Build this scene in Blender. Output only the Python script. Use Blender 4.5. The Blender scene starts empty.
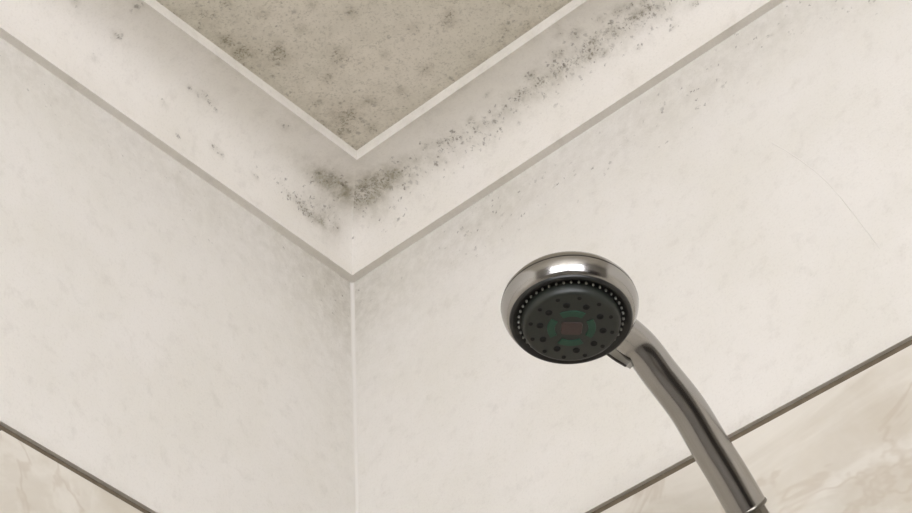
import bpy, bmesh, math, random
from mathutils import Vector, Matrix, noise

random.seed(4)
C = bpy.context.scene.collection
SC = bpy.context.scene

# ------------------------------------------------------------------ camera
FPX, PPX, PPY = 2221.0, 300.0, 256.0          # focal length and principal point, pixels of a 912x513 frame
CAM = Vector((1.0471, -1.1361, 1.25))
PITCH, AZ = math.radians(43.341), math.radians(44.490)
HEAD = Vector((-math.sin(AZ), math.cos(AZ), 0))
RIGHT = Vector((math.cos(AZ), math.sin(AZ), 0))
FWD = HEAD * math.cos(PITCH) + Vector((0, 0, math.sin(PITCH)))
UP = -HEAD * math.sin(PITCH) + Vector((0, 0, math.cos(PITCH)))
cd = bpy.data.cameras.new('camera'); cam = bpy.data.objects.new('camera', cd); C.objects.link(cam)
cam.matrix_world = Matrix(((RIGHT.x, UP.x, -FWD.x, CAM.x), (RIGHT.y, UP.y, -FWD.y, CAM.y),
                           (RIGHT.z, UP.z, -FWD.z, CAM.z), (0, 0, 0, 1)))
cd.sensor_fit = 'HORIZONTAL'; cd.sensor_width = 36; cd.lens = 36 * FPX / 912
cd.shift_x = (456 - PPX) / 912; cd.shift_y = -(256.5 - PPY) / 912
cd.clip_start = 0.02
SC.camera = cam

def ray(px, py):
    return (RIGHT * (px - PPX) - UP * (py - PPY) + FWD * FPX).normalized()
def at(px, py, y):                             # the point seen at a pixel, y metres from the right-hand wall (y = 0)
    w = ray(px, py); return CAM + w * ((y - CAM.y) / w.y)

# ------------------------------------------------------------------ world, exposure
wd = bpy.data.worlds.new('world'); SC.world = wd; wd.use_nodes = True
wd.node_tree.nodes['Background'].inputs[0].default_value = (0.75, 0.85, 1, 1)
wd.node_tree.nodes['Background'].inputs[1].default_value = 0.5
SC.view_settings.view_transform = 'Standard'; SC.view_settings.look = 'None'
SC.view_settings.gamma = 1; SC.view_settings.use_curve_mapping = False
SC.view_settings.exposure = 0.0
GLOW_A, GLOW_B = 10.2, 11.6                       # strength of two added glowing panes, unseen behind the camera

# ------------------------------------------------------------------ dimensions
RX, RY = 2.3, 2.6                              # room: x 0..RX, y -RY..0
ZS = 2.6712                                    # where the coving starts on the wall
ZTS, GAP = {'left': 2.2820, 'right': 2.2785}, 0.0068   # lower edge of the plaster, height of the dark joint below it
LIP = 0.0085                                   # underside of the coving's lower lip
RL, RR, RH = 0.0655, 0.0615, 0.0632            # how far the two covings reach out, how high
BEAD = 0.0125                                  # small upright step at the ceiling
ZC = ZS + RH + BEAD
REC = 0.008                                    # tile bed behind the plaster face

# ------------------------------------------------------------------ helpers
def srgb(r, g, b):
    f = lambda c: (c / 255 / 12.92) if c / 255 <= 0.04045 else ((c / 255 + 0.055) / 1.055) ** 2.4
    return (f(r), f(g), f(b), 1)

class N:
    """small node-tree writer"""
    def __init__(s, name):
        s.m = bpy.data.materials.new(name); s.m.use_nodes = True
        s.t = s.m.node_tree; s.b = s.t.nodes['Principled BSDF']
    def n(s, t, **k):
        x = s.t.nodes.new(t)
        for a, v in k.items(): setattr(x, a, v)
        return x
    def l(s, a, b): s.t.links.new(a, b)
    def pos(s): return s.n('ShaderNodeNewGeometry').outputs['Position']
    def noise(s, scale, detail=3, rough=0.55, vec=None, dist=0):
        x = s.n('ShaderNodeTexNoise'); x.inputs['Scale'].default_value = scale
        x.inputs['Detail'].default_value = detail; x.inputs['Roughness'].default_value = rough
        x.inputs['Distortion'].default_value = dist
        s.l(vec or s.pos(), x.inputs['Vector']); return x.outputs['Fac']
    def math(s, op, a, b=None, clamp=False):
        x = s.n('ShaderNodeMath', operation=op, use_clamp=clamp)
        for i, v in enumerate((a, b)):
            if v is None: continue
            if isinstance(v, (int, float)): x.inputs[i].default_value = v
            else: s.l(v, x.inputs[i])
        return x.outputs[0]
    def rng(s, v, a, b, c=0, d=1, smooth=True):
        x = s.n('ShaderNodeMapRange', interpolation_type='SMOOTHSTEP' if smooth else 'LINEAR')
        for i, q in enumerate((v, a, b, c, d)):
            if isinstance(q, (int, float)): x.inputs[i].default_value = q
            else: s.l(q, x.inputs[i])
        return x.outputs[0]
    def mix(s, f, a, b):
        x = s.n('ShaderNodeMix', data_type='RGBA')
        for i, v in ((0, f), (6, a), (7, b)):
            if isinstance(v, (int, float)): x.inputs[i].default_value = v
            elif isinstance(v, tuple): x.inputs[i].default_value = v
            else: s.l(v, x.inputs[i])
        return x.outputs[2]
    def attr(s, name): return s.n('ShaderNodeAttribute', attribute_name=name).outputs['Fac']
    def set(s, **k):
        for a, v in k.items():
            i = s.b.inputs[a.replace('_', ' ')]
            if isinstance(v, (int, float, tuple)): i.default_value = v
            else: s.l(v, i)
        return s
    def bump(s, h, strength, dist):
        x = s.n('ShaderNodeBump'); x.inputs['Strength'].default_value = strength
        x.inputs['Distance'].default_value = dist; s.l(h, x.inputs['Height'])
        s.l(x.outputs[0], s.b.inputs['Normal'])

def mould_paint(name, base, alt, film_shade=(150, 143, 122), amount=1.0, grain=0.10):
    """matt paint; attribute 'mould' = dark specks, 'film' = soft grey-olive tint: growth, and shade lines painted along the ceiling step"""
    k = N(name)
    big = k.noise(9, 4, 0.6); mid = k.noise(55, 4, 0.65); fine = k.noise(460, 3, 0.65)
    col = k.mix(k.rng(big, 0.35, 0.68), srgb(*base), srgb(*alt))
    # faint mottling everywhere on the old paint
    mot = k.math('MULTIPLY', k.rng(mid, 0.5, 0.78), 0.20)
    col = k.mix(mot, col, srgb(168, 162, 148))
    fa = k.attr('film_shade'); mo = k.attr('mould')
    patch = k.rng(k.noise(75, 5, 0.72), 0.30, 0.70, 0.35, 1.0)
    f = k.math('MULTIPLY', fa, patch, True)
    col = k.mix(f, col, srgb(*film_shade))
    # specks: the threshold sinks where mould is dense
    th = k.rng(mo, 0.0, 1.0, 0.80, 0.50, False)
    sp = k.rng(k.math('SUBTRACT', fine, th), -0.02, 0.10)
    clus = k.rng(k.noise(60, 3, 0.6, dist=0.3), 0.34, 0.60, 0.12, 1.0)
    sp = k.math('MULTIPLY', k.math('MULTIPLY', sp, clus), k.rng(mo, 0.02, 0.25), True)
    col = k.mix(k.math('MULTIPLY', k.rng(fine, 0.5, 0.72), grain), col, srgb(140, 132, 114))
    col = k.mix(k.math('MULTIPLY', sp, 0.62 * amount), col, srgb(104, 96, 80))
    # round colonies: one per cell, present where the mould is dense enough
    nz = k.n('ShaderNodeTexNoise'); nz.inputs['Scale'].default_value = 420; nz.inputs['Detail'].default_value = 2; k.l(k.pos(), nz.inputs['Vector'])
    va = k.n('ShaderNodeVectorMath', operation='MULTIPLY_ADD'); k.l(nz.outputs['Color'], va.inputs[0]); va.inputs[1].default_value = (0.006,) * 3; k.l(k.pos(), va.inputs[2])
    jit = va.outputs[0]
    for sc, pr, st in ((150, 0.55, 0.62), (260, 0.80, 0.62)):
        v = k.n('ShaderNodeTexVoronoi'); v.inputs['Scale'].default_value = sc; k.l(jit, v.inputs['Vector'])
        sep = k.n('ShaderNodeSeparateColor'); k.l(v.outputs['Color'], sep.inputs[0])
        has = k.rng(k.math('SUBTRACT', sep.outputs[0], k.math('MULTIPLY', mo, pr)), -0.10, 0.0, 1, 0)
        dot = k.rng(k.math('ADD', v.outputs['Distance'], k.math('MULTIPLY', fine, 0.25)), 0.26, 0.58, 1, 0)
        dot = k.math('MULTIPLY', k.math('MULTIPLY', dot, has), k.rng(sep.outputs[1], 0, 1, 0.45, 1.0))
        col = k.mix(k.math('MULTIPLY', dot, st * amount), col, srgb(86, 78, 64))
    k.set(Base_Color=col, Roughness=0.75, Specular_IOR_Level=0.25)
    k.bump(k.math('ADD', k.math('MULTIPLY', mid, 0.6), k.math('MULTIPLY', fine, 0.25)), 0.35, 0.0012)
    return k.m

M = {}
M['plaster'] = mould_paint('plaster paint', (225, 221, 214), (221, 217, 208), (176, 170, 156))
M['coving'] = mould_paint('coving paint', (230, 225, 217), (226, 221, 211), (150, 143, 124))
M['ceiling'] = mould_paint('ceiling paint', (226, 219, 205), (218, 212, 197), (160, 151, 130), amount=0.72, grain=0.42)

k = N('marble tile')
p = k.pos()
v1 = k.noise(3.2, 6, 0.62, p, 1.6); v2 = k.noise(9, 5, 0.6, p, 1.0)
vein = k.rng(k.math('ABSOLUTE', k.math('SUBTRACT', v1, 0.5)), 0.0, 0.07, 1, 0)
col = k.mix(k.rng(v2, 0.35, 0.7), srgb(212, 206, 194), srgb(202, 194, 179))
col = k.mix(k.math('MULTIPLY', vein, 0.65), col, srgb(224, 219, 209))
v3 = k.noise(5, 4, 0.6, p, 2.2)
col = k.mix(k.math('MULTIPLY', k.rng(k.math('ABSOLUTE', k.math('SUBTRACT', v3, 0.47)), 0.0, 0.035, 1, 0), 0.35), col, srgb(182, 168, 148))
k.set(Base_Color=col, Roughness=0.42); M['tile'] = k.m

k = N('dark brown joint')
k.set(Base_Color=k.mix(k.noise(120, 4), srgb(122, 110, 92), srgb(88, 77, 62)), Roughness=0.9); M['joint'] = k.m
k = N('tile grout'); k.set(Base_Color=k.mix(k.noise(80), srgb(150, 140, 124), srgb(128, 118, 102)), Roughness=0.9); M['grout'] = k.m
k = N('corner filler'); k.set(Base_Color=k.mix(k.noise(40), srgb(216, 212, 204), srgb(212, 207, 199)), Roughness=0.7); M['filler'] = k.m
k = N('crack'); k.set(Base_Color=srgb(221, 217, 209), Roughness=0.9); M['crack'] = k.m
k = N('floor tile'); k.set(Base_Color=k.mix(k.noise(14), srgb(150, 145, 137), srgb(136, 131, 124)), Roughness=0.5); M['floor'] = k.m
k = N('room paint'); k.set(Base_Color=k.mix(k.noise(8), srgb(150, 145, 137), srgb(138, 133, 126)), Roughness=0.8); M['room'] = k.m
k = N('dark door wood'); k.set(Base_Color=k.mix(k.noise(22, 4, 0.6, dist=2), srgb(50, 40, 32), srgb(36, 29, 24)), Roughness=0.5); M['door'] = k.m
k = N('window frame paint'); k.set(Base_Color=k.mix(k.noise(30), srgb(225, 224, 220), srgb(214, 212, 208)), Roughness=0.4); M['frame'] = k.m
def pane_mat(name, e):
    k = N(name)
    k.set(Base_Color=srgb(220, 225, 228), Roughness=0.6, Emission_Color=(0.92, 0.925, 0.99, 1), Emission_Strength=e); return k.m
M['pane_a'] = pane_mat('added glow pane wide', GLOW_A); M['pane_b'] = pane_mat('added glow pane narrow', GLOW_B)
k = N('chrome'); k.set(Base_Color=k.mix(k.noise(60, 3), srgb(172, 170, 167), srgb(164, 162, 159)), Metallic=1.0, Roughness=0.17); M['chrome'] = k.m
k = N('dull chrome'); k.set(Base_Color=k.mix(k.noise(60, 3), srgb(132, 128, 120), srgb(112, 108, 100)), Metallic=1.0, Roughness=0.3); M['dull'] = k.m
k = N('seam'); k.set(Base_Color=k.mix(k.noise(60), srgb(70, 66, 60), srgb(52, 48, 44)), Roughness=0.6); M['seam'] = k.m
k = N('dark face plastic'); k.set(Base_Color=k.mix(k.noise(130, 4), srgb(30, 30, 27), srgb(22, 22, 20)), Roughness=0.38); M['face'] = k.m
k = N('grey disc plastic'); k.set(Base_Color=k.mix(k.noise(150, 4), srgb(40, 44, 38), srgb(32, 36, 31)), Roughness=0.45); M['disc'] = k.m
k = N('black rubber'); k.set(Base_Color=k.mix(k.noise(200), srgb(10, 11, 10), srgb(5, 6, 5)), Roughness=0.8); M['black'] = k.m
k = N('green rubber'); k.set(Base_Color=k.mix(k.noise(300), srgb(24, 74, 54), srgb(18, 60, 44)), Roughness=0.5); M['green'] = k.m
k = N('brown rubber'); k.set(Base_Color=k.mix(k.noise(300), srgb(70, 54, 50), srgb(58, 45, 42)), Roughness=0.5); M['brown'] = k.m
k = N('pale nib'); k.set(Base_Color=k.mix(k.noise(300), srgb(150, 150, 142), srgb(132, 132, 124)), Roughness=0.4); M['nib'] = k.m
k = N('pale clear plastic'); k.set(Base_Color=k.mix(k.noise(100), srgb(205, 203, 196), srgb(190, 188, 180)), Roughness=0.35); M['tab'] = k.m

def mesh_obj(name, verts, faces, mat, parent=None, smooth=False, attrs=None, kind=None):
    me = bpy.data.meshes.new(name); me.from_pydata([tuple(v) for v in verts], [], faces); me.update()
    if smooth: me.polygons.foreach_set('use_smooth', [True] * len(me.polygons))
    for a, vals in (attrs or {}).items():
        me.attributes.new(a, 'FLOAT', 'POINT').data.foreach_set('value', vals)
    me.materials.append(mat)
    o = bpy.data.objects.new(name, me); C.objects.link(o); o.parent = parent
    if kind: o['kind'] = kind
    return o
def bm_obj(name, bm, mat, parent=None, smooth=False, kind=None):
    bmesh.ops.recalc_face_normals(bm, faces=bm.faces)
    me = bpy.data.meshes.new(name); bm.to_mesh(me); bm.free()
    if smooth: me.polygons.foreach_set('use_smooth', [True] * len(me.polygons))
    me.materials.append(mat)
    o = bpy.data.objects.new(name, me); C.objects.link(o); o.parent = parent
    if kind: o['kind'] = kind
    return o
def add_box(bm, a, b, bev=0):
    r = bmesh.ops.create_cube(bm, size=1)
    for v in r['verts']:
        v.co = Vector([(a[i] + b[i]) / 2 + v.co[i] * (b[i] - a[i]) for i in range(3)])
    if bev:
        bmesh.ops.bevel(bm, geom=list({e for v in r['verts'] for e in v.link_edges}), offset=bev, segments=2, affect='EDGES')
def box(name, a, b, mat, parent=None, bev=0, kind=None):
    bm = bmesh.new(); add_box(bm, a, b, bev); return bm_obj(name, bm, mat, parent, kind=kind)
def grid(us, vs, fn):
    V = [fn(u, v) for u in us for v in vs]; n = len(vs)
    F = [(i * n + j, (i + 1) * n + j, (i + 1) * n + j + 1, i * n + j + 1) for i in range(len(us) - 1) for j in range(n - 1)]
    return V, F
def steps(a, b, fine_to, df, dc):              # fine near a, coarse beyond fine_to
    out = [a + df * i for i in range(int((fine_to - a) / df) + 1)]
    while out[-1] + dc < b: out.append(out[-1] + dc)
    return out + [b]
def blobs(u, v, lst):
    s = 0.0
    for (cu, cv, su, sv, a) in lst:
        q = ((u - cu) / su) ** 2 + ((v - cv) / sv) ** 2
        if q < 9: s += a * math.exp(-q)
    return s
def band(u, pts):                              # piecewise linear through (u, value) points
    if u <= pts[0][0]: return pts[0][1]
    for (a, x), (b, y) in zip(pts, pts[1:]):
        if u <= b: return x + (y - x) * (u - a) / (b - a)
    return pts[-1][1]
def clamp(x): return max(0.0, min(1.0, x))

# ------------------------------------------------------------------ setting: plastered walls with a tile bed below
# side 'left': plane x = 0, u runs towards the camera along -y; side 'right': plane y = 0, u runs along +x
def P(side, u, w, z):                          # u along the wall, w out from it
    return Vector((w, -u, z)) if side == 'left' else Vector((u, -w, z))
LEN = {'left': RY, 'right': RX}
WALL = {}
def wall(side):
    ZT = ZTS[side]
    us = steps(0, LEN[side], 0.72, 0.006, 0.06)
    zs = [ZT + i * (ZS + 0.06 - ZT) / 76 for i in range(77)]
    V, F = grid(us, zs, lambda u, z: P(side, u, 0, z))
    mo, fi = [], []
    for u in us:
        for z in zs:
            d = ZS - z                         # depth below the coving
            n = 0.5 + 0.5 * noise.noise((u * 9, d * 9, 3.1 if side == 'left' else 8.7))
            if side == 'left':
                f = 0.34 * math.exp(-(d / 0.07) ** 2) * (0.5 + n) + 0.30 * math.exp(-(u / 0.10) ** 2 - (d / 0.16) ** 2) + 0.10 * math.exp(-(u / 0.13) ** 2)
                m = 0.16 * math.exp(-((d - 0.035) / 0.05) ** 2) * n + 0.05 * n * n
            else:
                f = 0.36 * math.exp(-((d - 0.02) / 0.05) ** 2) * (0.4 + n) + 0.25 * math.exp(-(u / 0.10) ** 2 - (d / 0.14) ** 2) + 0.08 * math.exp(-(u / 0.2) ** 2)
                m = 0.24 * math.exp(-((d - 0.035) / 0.04) ** 2) * n + 0.03 * n * n
            f += 0.45 * math.exp(-((z - ZT) / 0.006) ** 2) * n   # a dirty line along the joint
            mo.append(clamp(m)); fi.append(clamp(f))
    # lower edge of the plaster, then the bed behind the tiles, then a back so that the wall has thickness
    n0 = len(V)
    T = -0.10
    L = LEN[side]
    a0 = 0.0 if side == 'left' else 0.0
    V += [P(side, a0, 0, ZT), P(side, L, 0, ZT), P(side, a0, -REC, ZT), P(side, L, -REC, ZT), P(side, a0, -REC, 0), P(side, L, -REC, 0),
          P(side, -0.1, T, 0), P(side, L, T, 0), P(side, -0.1, T, ZC + 0.1), P(side, L, T, ZC + 0.1)]
    F += [(n0, n0 + 1, n0 + 3, n0 + 2), (n0 + 2, n0 + 3, n0 + 5, n0 + 4), (n0 + 6, n0 + 7, n0 + 9, n0 + 8)]
    mo += [0] * 10; fi += [0] * 10
    o = mesh_obj('wall_' + side, V, F, M['plaster'], attrs={'mould': mo, 'film_shade': fi}, kind='structure')
    o.data.materials.append(M['grout'])
    o.data.polygons[len(o.data.polygons) - 2].material_index = 1
    o['label'] = {'left': 'off-white plastered wall with cream tiles below, left of the corner',
                  'right': 'off-white plastered wall with cream tiles behind the hand shower'}[side]
    WALL[side] = o
    # tiles: each its own piece, hung below the joint
    tw, th, g = 0.38, 0.30, 0.003
    top = ZT - GAP
    first = {'left': 0.384, 'right': 0.19}[side]
    edges = [0.0, first]
    while edges[-1] < L: edges.append(min(L, edges[-1] + tw + g))
    shared = {}
    z1 = top
    while z1 > 0.02:
        z0 = max(0.0, z1 - th)
        for a, b in zip(edges, edges[1:]):
            a_, b_ = a + (g / 2 if a > 0 else 0.002), b - g / 2
            if b_ - a_ < 0.02: continue
            key = (round(b_ - a_, 4), round(z1 - z0, 4))
            if key not in shared:
                w_, h_ = key
                bm = bmesh.new()
                c0, c1 = P(side, 0, -REC, 0), P(side, w_, 0.0, h_)
                add_box(bm, [min(c0[i], c1[i]) for i in range(3)], [max(c0[i], c1[i]) for i in range(3)], 0.0008)
                bmesh.ops.recalc_face_normals(bm, faces=bm.faces)
                me = bpy.data.meshes.new('tile'); bm.to_mesh(me); bm.free(); me.materials.append(M['tile']); shared[key] = me
            t = bpy.data.objects.new('tile', shared[key]); C.objects.link(t); t.parent = o
            t.location = P(side, a_, 0, z0)
        z1 = z0 - g
    return o
wall('left'); wall('right')

# dark joint between plaster and tiles, set back a little
for i, side in enumerate(('left', 'right')):
    ZT = ZTS[side]
    c0, c1 = P(side, 0, -REC, ZT - GAP), P(side, LEN[side], -0.0035, ZT)
    b = box('trim_%d' % (i + 1), [min(c0[j], c1[j]) for j in range(3)], [max(c0[j], c1[j]) for j in range(3)], M['joint'], kind='structure')
    b['label'] = 'dark brown joint between plaster and tiles on the %s wall' % side

# rounded filler in the vertical wall corner
r = 0.003
arc = [(r - r * math.cos(t), -(r - r * math.sin(t))) for t in [math.pi / 2 * i / 8 for i in range(9)]]
V, F = grid([ZTS['left'] + i * (ZS - ZTS['left']) / 10 for i in range(11)], arc, lambda z, a: Vector((a[0] + 0.0001, a[1] - 0.0001, z)))
mesh_obj('trim_3', V, F, M['filler'], smooth=True, kind='structure')['label'] = 'rounded pale filler bead down the wall corner'

# ------------------------------------------------------------------ setting: coving with mould
def cove_profile(R, t):
    a = t * math.pi / 2
    return LIP + R * (1 - max(0.0, math.cos(a)) ** 0.72), RH * math.sin(a) ** 0.72
def on_cove(side, px, py):                     # (u, t) of the coving surface seen at a pixel
    R = RL if side == 'left' else RR; w_ = ray(px, py); best = None
    for i in range(201):
        t = i / 200; w, h = cove_profile(R, t)
        q = CAM + w_ * (((w - CAM.x) / w_.x) if side == 'left' else ((-w - CAM.y) / w_.y))
        d = abs(q.z - ZS - h)
        if best is None or d < best[0]: best = (d, -q.y if side == 'left' else q.x, t)
    return best[1], best[2]
SPOTS = {'left': [(u, t, 0.005 * z, 0.035 * z, 1.0) for (u, t), z in ((on_cove('left', x, y), z) for x, y, z in
            ((201, 95, 1.2), (211, 102, 1.2), (190, 88, .8), (283, 125.5, 1.2), (178, 135, .8), (213, 147, 1), (220, 154, 1), (164, 104, .8), (255, 177, .8), (304, 210, 1.2), (311, 216, 1.2),
             (318, 182, 1), (118, 35, 1.2), (75, 2, 1), (137, 7, 1), (95, 60, .7), (330, 178, 1.5), (322, 222, 1.2), (298, 202, 1), (288, 194, .8), (335, 226, 1.2)))],
         'right': [(u, t, 0.005 * z, 0.035 * z, 1.0) for (u, t), z in ((on_cove('right', x, y), z) for x, y, z in
            ((558, 54, 1.3), (531, 75, 1.1), (542, 80, 1.2), (575, 34, 1.4), (589, 57, 1), (618, 11, 1.2), (637, 16, 1.3), (648, 9, 1), (645, 2, 1), (695, 3, 1.2), (673, 27, .9), (639, 47, .9), (630, 5, 1),
             (606, 53, 1), (560, 33, 1), (600, 18, 1), (452, 138, 1.2), (440, 142, 1.2), (425, 146, 1.1), (470, 120, 1), (488, 95, .8), (610, 30, 1), (592, 42, 1), (520, 92, 1)))]}
def coving(side, idx):
    R, Ro = (RL, RR) if side == 'left' else (RR, RL)
    prof = [(0.0, 0.0, -1.0), (LIP, 0.0, -1.0)]                   # (out, up, t along the cove)
    prof += [(LIP, 0.0, 0.0)]
    K = 26
    for i in range(1, K + 1):
        t = i / K
        prof.append((*cove_profile(R, t), t))
    prof += [(LIP + R, RH, 1.5), (LIP + R, RH + BEAD, 1.5)]
    prof += [(LIP + R, RH + BEAD, 1.6), (0.0, RH + BEAD, 1.6)]
    us = steps(0, LEN[side], 0.75, 0.005, 0.06)
    V, mo, fi = [], [], []
    for u in us:
        for (w, h, t) in prof:
            mit = (w if w <= LIP else LIP + (w - LIP) * Ro / R)      # mitred into the other coving
            uu = max(u, mit) if u < 0.075 else u
            if u == 0: uu = mit
            V.append(P(side, uu, w, ZS + h))
            nn = 0.5 + 0.5 * noise.noise((uu * 14, t * 3, 1.7 if side == 'left' else 5.2))
            n2 = 0.5 + 0.5 * noise.noise((uu * 40, t * 7, 2.7 if side == 'left' else 6.2))
            m = f = 0.0
            if 0 <= t <= 1:
                if side == 'right':
                    ct = band(uu, [(0.07, 0.72), (0.12, 0.60), (0.2, 0.58), (0.3, 0.63), (0.45, 0.64), (0.7, 0.64)])
                    am = band(uu, [(0.05, 0.55), (0.12, 0.55), (0.18, 0.5), (0.26, 0.75), (0.36, 0.75), (0.42, 0.5), (0.5, 0.35), (0.9, 0.2)])
                    m += am * math.exp(-((t - ct) / 0.15) ** 2) * (0.55 + 0.6 * nn) + 0.35 * math.exp(-((t - ct + 0.14) / 0.17) ** 2) * n2
                    f += band(uu, [(0.1, 0.85), (0.25, 0.8), (0.4, 0.62)]) * am * math.exp(-((t - ct + 0.02) / 0.17) ** 2) * (0.55 + 0.6 * n2)
                    m += blobs(uu, t, [(0.06, 0.30, 0.04, 0.14, 0.30)])
                else:
                    m += blobs(uu, t, [(0.085, 0.36, 0.028, 0.13, 0.45), (0.055, 0.42, 0.02, 0.16, 0.35), (0.12, 0.40, 0.03, 0.12, 0.25)])
                    m += 0.10 * n2 * n2
                    f += blobs(uu, t, [(0.07, 0.34, 0.03, 0.14, 0.35), (0.045, 0.25, 0.02, 0.15, 0.3)])
                # the worst patch sits in the mitre under the ceiling step
                f += blobs(uu, t, [(0.055, 0.74, 0.03, 0.13, 0.8), (0.085, 0.72, 0.03, 0.10, 0.5), (0.055, 0.5, 0.02, 0.2, 0.35)])
                m += blobs(uu, t, [(0.055, 0.74, 0.035, 0.11, 0.6)])
                f += 0.08 * clamp((t - 0.45) * 3) + 0.30 * clamp((t - 0.955) * 22) * nn  # upper cove tinted a little; shade line under the ceiling step painted in
                sp_ = blobs(uu, t, SPOTS[side]); m += sp_; f += 0.45 * sp_
            elif t < 0: f = 0.04
            elif t == 1.5: f = 0.12 + 0.1 * n2
            mo.append(clamp(m)); fi.append(clamp(f))
    n = len(prof); F = []
    for i in range(len(us) - 1):
        for j in range(n - 1):
            if math.dist(prof[j][:2], prof[j + 1][:2]) < 1e-5: continue           # split sharp edges
            F.append((i * n + j, i * n + j + 1, (i + 1) * n + j + 1, (i + 1) * n + j))
    o = mesh_obj('trim_%d' % idx, V, F, M['coving'], smooth=True, attrs={'mould': mo, 'film_shade': fi}, kind='structure')
    bm = bmesh.new(); bm.from_mesh(o.data)
    bmesh.ops.dissolve_degenerate(bm, dist=1e-6, edges=bm.edges); bmesh.ops.recalc_face_normals(bm, faces=bm.faces)
    bm.to_mesh(o.data); bm.free()
    o['label'] = {'left': 'white concave ceiling coving with few mould spots, left of the corner',
                  'right': 'white concave ceiling coving with a band of black mould, above the hand shower'}[side]
coving('left', 4); coving('right', 5)

# ------------------------------------------------------------------ setting: ceiling, floor, the walls behind the camera
us = steps(0, RX, 0.6, 0.004, 0.08); vs = steps(0, RY, 0.6, 0.004, 0.08)
V, F = grid(us, vs, lambda x, y: Vector((x, -y, ZC)))
def on_ceiling(px, py): w_ = ray(px, py); q = CAM + w_ * ((ZC - CAM.z) / w_.z); return q.x, -q.y
CSP = [(*on_ceiling(x, y), 0.005 * z, 0.005 * z, 0.7) for x, y, z in
       ((351, 12, 1.2), (302, 29, 1), (336, 52, 1.4), (338, 61, 1.4), (414, 28, 1.1), (425, 70, 1.3), (340, 114, 2), (351, 116, 1.6), (369, 101, 1.2), (243, 54, 2), (278, 58, 1.8), (280, 50, 1.5), (228, 3, 1),
        (203, 13, 1.4), (311, 4, 1), (263, 14, 1.1), (328, 77, 1.1), (317, 103, 1.2), (450, 20, 1.2), (450, 13, 1), (445, 25, 1), (505, 28, 1), (510, 3, 1.1), (400, 90, 1), (385, 55, .9), (470, 55, .9), (345, 130, 1.4), (372, 128, 1.2), (225, 40, 1.5))]
CSP += [(*on_ceiling(255, 52), 0.03, 0.03, 0.18), (*on_ceiling(352, 112), 0.03, 0.02, 0.22), (*on_ceiling(215, 20), 0.04, 0.03, 0.15)]
mo, fi = [], []
for x in us:
    for y in vs:
        n1 = 0.5 + 0.5 * noise.noise((x * 6, y * 6, 0.3)); n2 = 0.5 + 0.5 * noise.noise((x * 18, y * 18, 4.4))
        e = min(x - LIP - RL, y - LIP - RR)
        f = 0.06 + 0.24 * n1 + 0.20 * math.exp(-(max(e, 0) / 0.02) ** 2) * n2 + 0.3 * math.exp(-(max(e, 0) / 0.006) ** 2) * n2  # random growth, plus shade painted in along the ceiling step
        m = 0.10 + 0.30 * n1 * n2 + 0.25 * math.exp(-(max(e, 0) / 0.012) ** 2) * n2
        b = blobs(x, y, CSP)
        mo.append(clamp(m + b)); fi.append(clamp(f + 0.7 * b))
ce = mesh_obj('ceiling', V, F, M['ceiling'], attrs={'mould': mo, 'film_shade': fi}, kind='structure')
ce['label'] = 'grey mould-speckled ceiling above the coving'
box('floor', (0, -RY, -0.1), (RX, 0, 0), M['floor'], kind='structure')['label'] = 'dark tiled floor'

def holed_wall(name, axis, at_, L, holes, mat):
    """a wall slab 0.1 thick with rectangular openings (a, b, z0, z1) along its length"""
    bm = bmesh.new()
    xs = sorted({0.0, L} | {h[0] for h in holes} | {h[1] for h in holes}); zz = sorted({0.0, ZC + 0.1} | {h[2] for h in holes} | {h[3] for h in holes})
    for a, b in zip(xs, xs[1:]):
        for c, d in zip(zz, zz[1:]):
            if any(h[0] <= a and b <= h[1] and h[2] <= c and d <= h[3] for h in holes): continue
            if axis == 'y': add_box(bm, (a, at_ - 0.1, c), (b, at_, d))
            else: add_box(bm, (at_, -b, c), (at_ + 0.1, -a, d))
    return bm_obj(name, bm, mat, kind='structure')
HA, HB, HD = (0.95, 2.25, 1.65, 2.6), (1.30, 2.55, 1.65, 2.6), (0.35, 1.15, 0.0, 2.05)
holed_wall('wall_back', 'y', -RY, RX, [HA], M['room'])['label'] = 'plain wall with an opening for an added light behind the camera'
holed_wall('wall_side', 'x', RX, RY, [HB, HD], M['room'])['label'] = 'plain wall with an opening for an added light and a dark door'
def added_window(n, axis, at_, h, pm):  # unseen light source added behind the camera, built as a framed glowing pane
    a, b, c, d = h
    bm = bmesh.new(); f = 0.05
    for (p0, p1, q0, q1) in ((a, a + f, c, d), (b - f, b, c, d), (a + f, b - f, c, c + f), (a + f, b - f, d - f, d)):
        if axis == 'y': add_box(bm, (p0, at_ - 0.07, q0), (p1, at_ - 0.01, q1))
        else: add_box(bm, (at_ + 0.01, -p1, q0), (at_ + 0.07, -p0, q1))
    w = bm_obj('added_window_%d' % n, bm, M['frame'], kind='structure'); w['label'] = 'added light source, white frame with glowing frosted panes, %s' % ('wide' if n == 1 else 'narrow')
    m = (a + b) / 2
    for p0, p1 in ((a + f, b - f),):
        if axis == 'y': box('pane', (p0, at_ - 0.045, c + f), (p1, at_ - 0.039, d - f), pm, w)
        else: box('pane', (at_ + 0.039, -p1, c + f), (at_ + 0.045, -p0, d - f), pm, w)
added_window(1, 'y', -RY, HA, M['pane_a']); added_window(2, 'x', RX, HB, M['pane_b'])
dr = box('door_1', (RX + 0.02, -HD[1], HD[2]), (RX + 0.06, -HD[0], HD[3]), M['door'], kind='structure'); dr['label'] = 'dark wooden door'

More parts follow.
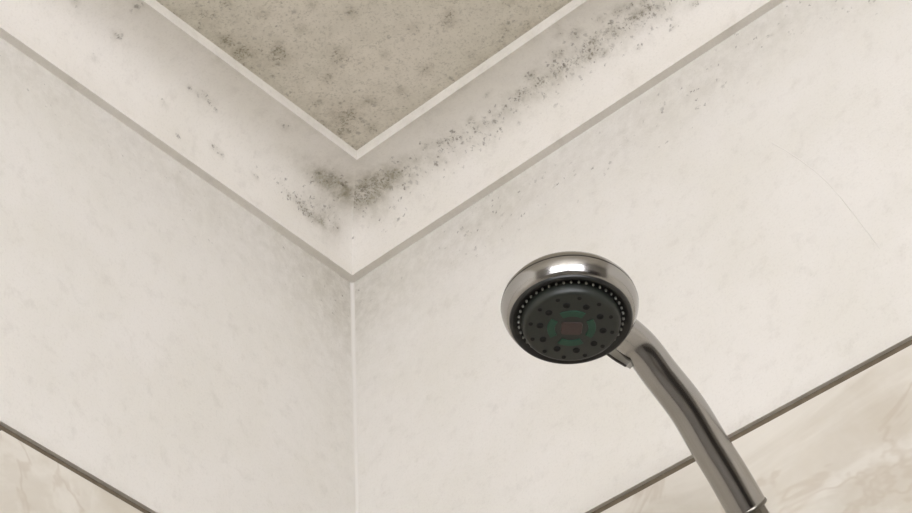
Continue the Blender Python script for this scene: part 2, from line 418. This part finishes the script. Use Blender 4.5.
# a hair crack in the right-hand plaster: a thin raised lip along the break
cr = [at(x, y, 0) for x, y in ((772, 143), (785, 150), (800, 160), (815, 171), (829, 184), (842, 199), (856, 217), (868, 233), (880, 249))]
V, F = [], []
for i, q in enumerate(cr):
    d = (cr[min(i + 1, len(cr) - 1)] - cr[max(i - 1, 0)]).normalized(); s = Vector((-d.z, 0, d.x)) * 0.00045
    V += [q + s + Vector((0, -0.00003, 0)), q + Vector((0, -0.0003, 0)), q - s + Vector((0, -0.00003, 0))]
for i in range(len(cr) - 1):
    F += [(3 * i, 3 * i + 1, 3 * i + 4, 3 * i + 3), (3 * i + 1, 3 * i + 2, 3 * i + 5, 3 * i + 4)]
mesh_obj('crack', V, F, M['crack'], WALL['right'])['label'] = 'faint curved hairline crack'

# ------------------------------------------------------------------ the hand shower
def frame_of(n):
    z = n.normalized(); x = Vector((0, 0, 1)).cross(z)
    x = x.normalized() if x.length > 1e-3 else Vector((1, 0, 0)); return x, z.cross(x).normalized(), z
def lathe(prof, c, n, seg=64, cap0=False, cap1=False, k_=1.0):
    """prof = [(radius, along n)]"""
    X, Y, Z = frame_of(n); bm = bmesh.new(); rows = []
    for (r_, t) in prof:
        r_, t = r_ * k_, t * k_
        rows.append([bm.verts.new(c + Z * t + (X * math.cos(2 * math.pi * i / seg) + Y * math.sin(2 * math.pi * i / seg)) * r_) for i in range(seg)])
    for a, b in zip(rows, rows[1:]):
        for i in range(seg): bm.faces.new((a[i], a[(i + 1) % seg], b[(i + 1) % seg], b[i]))
    if cap0: bm.faces.new(rows[0])
    if cap1: bm.faces.new(rows[-1])
    return bm
def spline(pts, n):
    out = []
    P_ = [pts[0] * 2 - pts[1]] + pts + [pts[-1] * 2 - pts[-2]]
    for i in range(1, len(P_) - 2):
        a, b, c, d = P_[i - 1:i + 3]
        for k_ in range(n):
            t = k_ / n
            out.append(0.5 * (2 * b + (c - a) * t + (2 * a - 5 * b + 4 * c - d) * t * t + (3 * b - a - 3 * c + d) * t ** 3))
    return out + [pts[-1]]
def sweep(path, rad, seg=32, caps=True, squash=1.0, side=Vector((0, 0, 1))):
    bm = bmesh.new(); rows = []; u = side
    for i, q in enumerate(path):
        t = (path[min(i + 1, len(path) - 1)] - path[max(i - 1, 0)]).normalized()
        u = (u - t * u.dot(t)).normalized(); v = t.cross(u)
        r_ = rad(i / (len(path) - 1))
        rows.append([bm.verts.new(q + (u * math.cos(2 * math.pi * j / seg) * squash + v * math.sin(2 * math.pi * j / seg)) * r_) for j in range(seg)])
    for a, b in zip(rows, rows[1:]):
        for j in range(seg): bm.faces.new((a[j], a[(j + 1) % seg], b[(j + 1) % seg], b[j]))
    if caps: bm.faces.new(rows[0]); bm.faces.new(rows[-1])
    return bm

FC = at(571, 322, -0.235)                      # middle of the spray face
w = ray(571, 322); tilt = math.radians(44)
down = (-UP * math.cos(math.radians(5)) + RIGHT * math.sin(math.radians(5)))
down = (down - w * down.dot(w)).normalized()
NRM = (-w * math.cos(tilt) + down * math.sin(tilt)).normalized()      # out of the spray face
SCL = (FC - CAM).length / FPX                  # metres per pixel there
KS = SCL / 7.06e-4                             # size of the face parts
R0 = 68.5 * SCL                                # widest radius of the head
HB_ = at(748, 510, -0.070)                     # lower end of the handle

root = bpy.data.objects.new('hand_shower', None); C.objects.link(root); root.location = HB_
root['label'] = 'chrome hand shower with a round dark spray face, leaning out from the wall'; root['category'] = 'hand shower'
bpy.context.view_layer.update()
def part(name, bm, mat, parent=None, smooth=True, loc=None):
    bm.transform(Matrix.Translation(-HB_))
    return bm_obj(name, bm, M[mat] if isinstance(mat, str) else mat, parent or root, smooth)

def behind(px, py, off):                       # the point seen at a pixel on the plane lying off metres behind the spray face
    q = ray(px, py); return CAM + q * (((FC - CAM).dot(NRM) - off) / q.dot(NRM))
# bezel: flares back from the face to the widest rim
rf = 59.5 * SCL
bez = part('bezel', lathe([(rf - 0.002, -0.0040), (rf + 0.0010, -0.0022), (rf + 0.0026, -0.0042), (rf + 0.0044, -0.0078), (R0 - 0.0004, -0.0115), (R0, -0.0135), (R0, -0.0150)], FC, NRM, 96), 'chrome')
part('seam_ring', lathe([(R0 + 0.0001, -0.0149), (R0 - 0.0009, -0.0151), (R0 - 0.0009, -0.0159), (R0 - 0.0003, -0.0161)], FC, NRM, 96), 'seam', bez, False)
part('back_shell', lathe([(R0 - 0.0002, -0.0160), (R0 - 0.0006, -0.0185), (R0 - 0.003, -0.0225), (R0 - 0.008, -0.0265), (R0 - 0.016, -0.0300), (R0 - 0.028, -0.0325), (0.010, -0.0335)], FC, NRM, 96, cap1=True), 'chrome')
# dark face: sunken ring with small pale nibs, raised disc with nozzles
face = part('spray_face', lathe([(rf + 0.0010, -0.0024), (rf + 0.0006, -0.0008), (rf - 0.0006, 0.0), (rf - 0.0018, -0.0004), (rf - 0.0034, -0.0022), (0.0350 * KS, -0.0026), (0.0310 * KS, -0.0026)], FC, NRM, 96, cap1=True), 'face')
X, Y, Z = frame_of(NRM)
def rad(a, r_, t): return FC + ((X * math.cos(a) + Y * math.sin(a)) * r_ + Z * t) * KS
me = None
for i in range(44):
    a = 2 * math.pi * i / 44
    c = rad(a, 0.0366, -0.0028)
    if me is None:
        bm = lathe([(0.00085, 0), (0.0008, 0.0016), (0.0004, 0.0022)], Vector((0, 0, 0)), NRM, 8, cap1=True)
        o = bm_obj('nib', bm, M['nib'], face, True); me = o.data
    else:
        o = bpy.data.objects.new('nib', me); C.objects.link(o); o.parent = face
    o.location = c - HB_
disc = part('spray_disc', lathe([(0.0350, -0.0028), (0.0346, 0.0015), (0.0338, 0.0045), (0.0325, 0.0058), (0.031, 0.0062)], FC, NRM, 80, k_=KS, cap1=True), 'disc')
DT = 0.0062
def copies(name, mat, ring):
    me = None
    for (a, r_, s) in ring:
        if me is None:
            bm = lathe([(0.0024, -0.0004), (0.0023, 0.0005), (0.0017, 0.0008), (0.0010, 0.0003)], Vector((0, 0, 0)), NRM, 14, cap1=True)
            o = bm_obj(name, bm, M[mat], disc, True); me = o.data
        else:
            o = bpy.data.objects.new(name, me); C.objects.link(o); o.parent = disc
        o.location = rad(a, r_, DT) - HB_; o.scale = (s, s, s)
copies('nozzle', 'black', [(2 * math.pi * (i + 0.3) / 10, 0.0222, 1.0) for i in range(10)] + [(2 * math.pi * (i + 0.1) / 12, 0.0288, 0.62) for i in range(12)])
# four green arcs of fine jets round the middle
ang0 = math.atan2(UP.dot(Y), UP.dot(X))
for q in range(4):
    bm = bmesh.new(); rows = []
    for i in range(9):
        a = ang0 + math.pi / 2 * q + math.radians(-32 + 8 * i)
        rows.append([bm.verts.new(rad(a, r_, t)) for r_, t in ((0.0115, DT - 0.0003), (0.0118, DT + 0.0007), (0.0168, DT + 0.0007), (0.0171, DT - 0.0003))])
    for a_, b_ in zip(rows, rows[1:]):
        for j in range(3): bm.faces.new((a_[j], b_[j], b_[j + 1], a_[j + 1]))
    bm.faces.new(rows[0]); bm.faces.new(rows[-1])
    part('jet_insert', bm, 'green', disc, False)['label'] = 'dark green jet insert'
bm = bmesh.new()
E1 = (RIGHT - Z * RIGHT.dot(Z)).normalized(); E2 = Z.cross(E1)
pts = [(-0.0075, -0.0045), (-0.006, -0.006), (0.006, -0.006), (0.0075, -0.0045), (0.0075, 0.0045), (0.006, 0.006), (-0.006, 0.006), (-0.0075, 0.0045)]
lo = [bm.verts.new(FC + (E1 * a + E2 * b + Z * (DT - 0.0003)) * KS) for a, b in pts]
hi = [bm.verts.new(FC + (E1 * a * 0.95 + E2 * b * 0.95 + Z * (DT + 0.0008)) * KS) for a, b in pts]
bm.faces.new(hi)
for i in range(8): bm.faces.new((lo[i], lo[(i + 1) % 8], hi[(i + 1) % 8], hi[i]))
part('centre_plate', bm, 'brown', disc, False)['label'] = 'reddish brown centre plate'

# handle: a curved tapering chrome tube out of the back shell
hp = [FC - NRM * 0.0200, at(606, 320, -0.205), at(637, 344, -0.176), at(661, 374.5, -0.155), at(687, 408, -0.132), at(710, 446, -0.109), at(728, 475, -0.091), at(748, 510, -0.070)]
path = spline(hp, 8)
hw = lambda t: 0.0118 + 0.0022 * t
hd = part('handle', sweep(path, hw, 40), 'chrome')
e = (path[-1] - path[-3]).normalized(); re_ = hw(1)
part('collar', lathe([(re_ - 0.0005, -0.003), (re_ + 0.0004, -0.0018), (re_ + 0.0005, -0.0006), (re_ + 0.0001, 0.0002), (re_ - 0.0048, 0.0004)], path[-1], e, 48), 'dull', hd)
# hose nut below the handle
nut = part('hose_nut', lathe([(re_ - 0.0045, 0.0), (re_ - 0.0024, 0.0006), (re_ - 0.0024, 0.012), (re_ - 0.0018, 0.014), (re_ - 0.0030, 0.040), (0.0085, 0.043)], path[-1], e, 12, cap1=True), 'dull', None, False)
# pale thumb lever of the spray selector under the rim
bm = bmesh.new()
tl = [at(x, y, -0.176) for x, y in ((597, 348), (608, 354.5), (617, 361), (626.5, 366.5), (638, 352), (622, 334))]
nn = Vector((0, -1, 0))
a_ = [bm.verts.new(q) for q in tl]; b_ = [bm.verts.new(q - nn * 0.004) for q in tl]
bm.faces.new(a_); bm.faces.new(b_)
for i in range(6): bm.faces.new((a_[i], a_[(i + 1) % 6], b_[(i + 1) % 6], b_[i]))
lev = part('selector_lever', bm, 'tab', None, False); lev['label'] = 'pale selector lever'
part('lever_edge', sweep(spline([tl[1] + nn * 0.001, tl[2] + nn * 0.001, tl[3] + nn * 0.001], 5), lambda t: 0.0009, 10), 'seam', lev)

# ------------------------------------------------------------------ holder on the wall and hose, below the frame
hc = path[-1] + e * 0.027
HO = Vector((hc.x, -0.0, hc.z))
ho = bpy.data.objects.new('shower_holder', None); C.objects.link(ho); ho.location = HO
ho['label'] = 'chrome wall holder gripping the nut of the hand shower'; ho['category'] = 'holder'
def hpart(name, bm, mat='chrome', smooth=True):
    bm.transform(Matrix.Translation(-HO)); return bm_obj(name, bm, M[mat], ho, smooth)
hpart('wall_plate', lathe([(0.027, 0.0), (0.027, 0.006), (0.024, 0.010), (0.012, 0.011)], HO, Vector((0, -1, 0)), 40, cap0=True, cap1=True))
rn = re_ - 0.0022
hpart('arm', sweep([HO + Vector((0, -0.009, 0)), HO + Vector((0, -0.018, 0)), hc + Vector((0, rn + 0.004, 0))], lambda t: 0.008, 20))
hpart('cradle', lathe([(rn + 0.0004, -0.010), (rn + 0.006, -0.010), (rn + 0.006, 0.010), (rn + 0.0004, 0.010), (rn + 0.0004, -0.010)], hc, e, 40), smooth=False)
h0 = path[-1] + e * 0.043
hs = spline([h0, h0 + e * 0.012, Vector((h0.x, -0.034, h0.z - 0.05)), Vector((h0.x + 0.04, -0.036, 1.8)), Vector((h0.x + 0.08, -0.036, 1.0)), Vector((h0.x + 0.0, -0.036, 0.62)), Vector((h0.x - 0.10, -0.036, 0.72)), Vector((h0.x - 0.12, -0.036, 0.95))], 24)
ho2 = bm_obj('shower_hose', sweep(hs, lambda t: 0.007 + 0.0006 * math.sin(t * 900), 12), M['dull'], None, True)
ho2['label'] = 'flexible metal hose hanging from the hand shower nut'; ho2['category'] = 'hose'
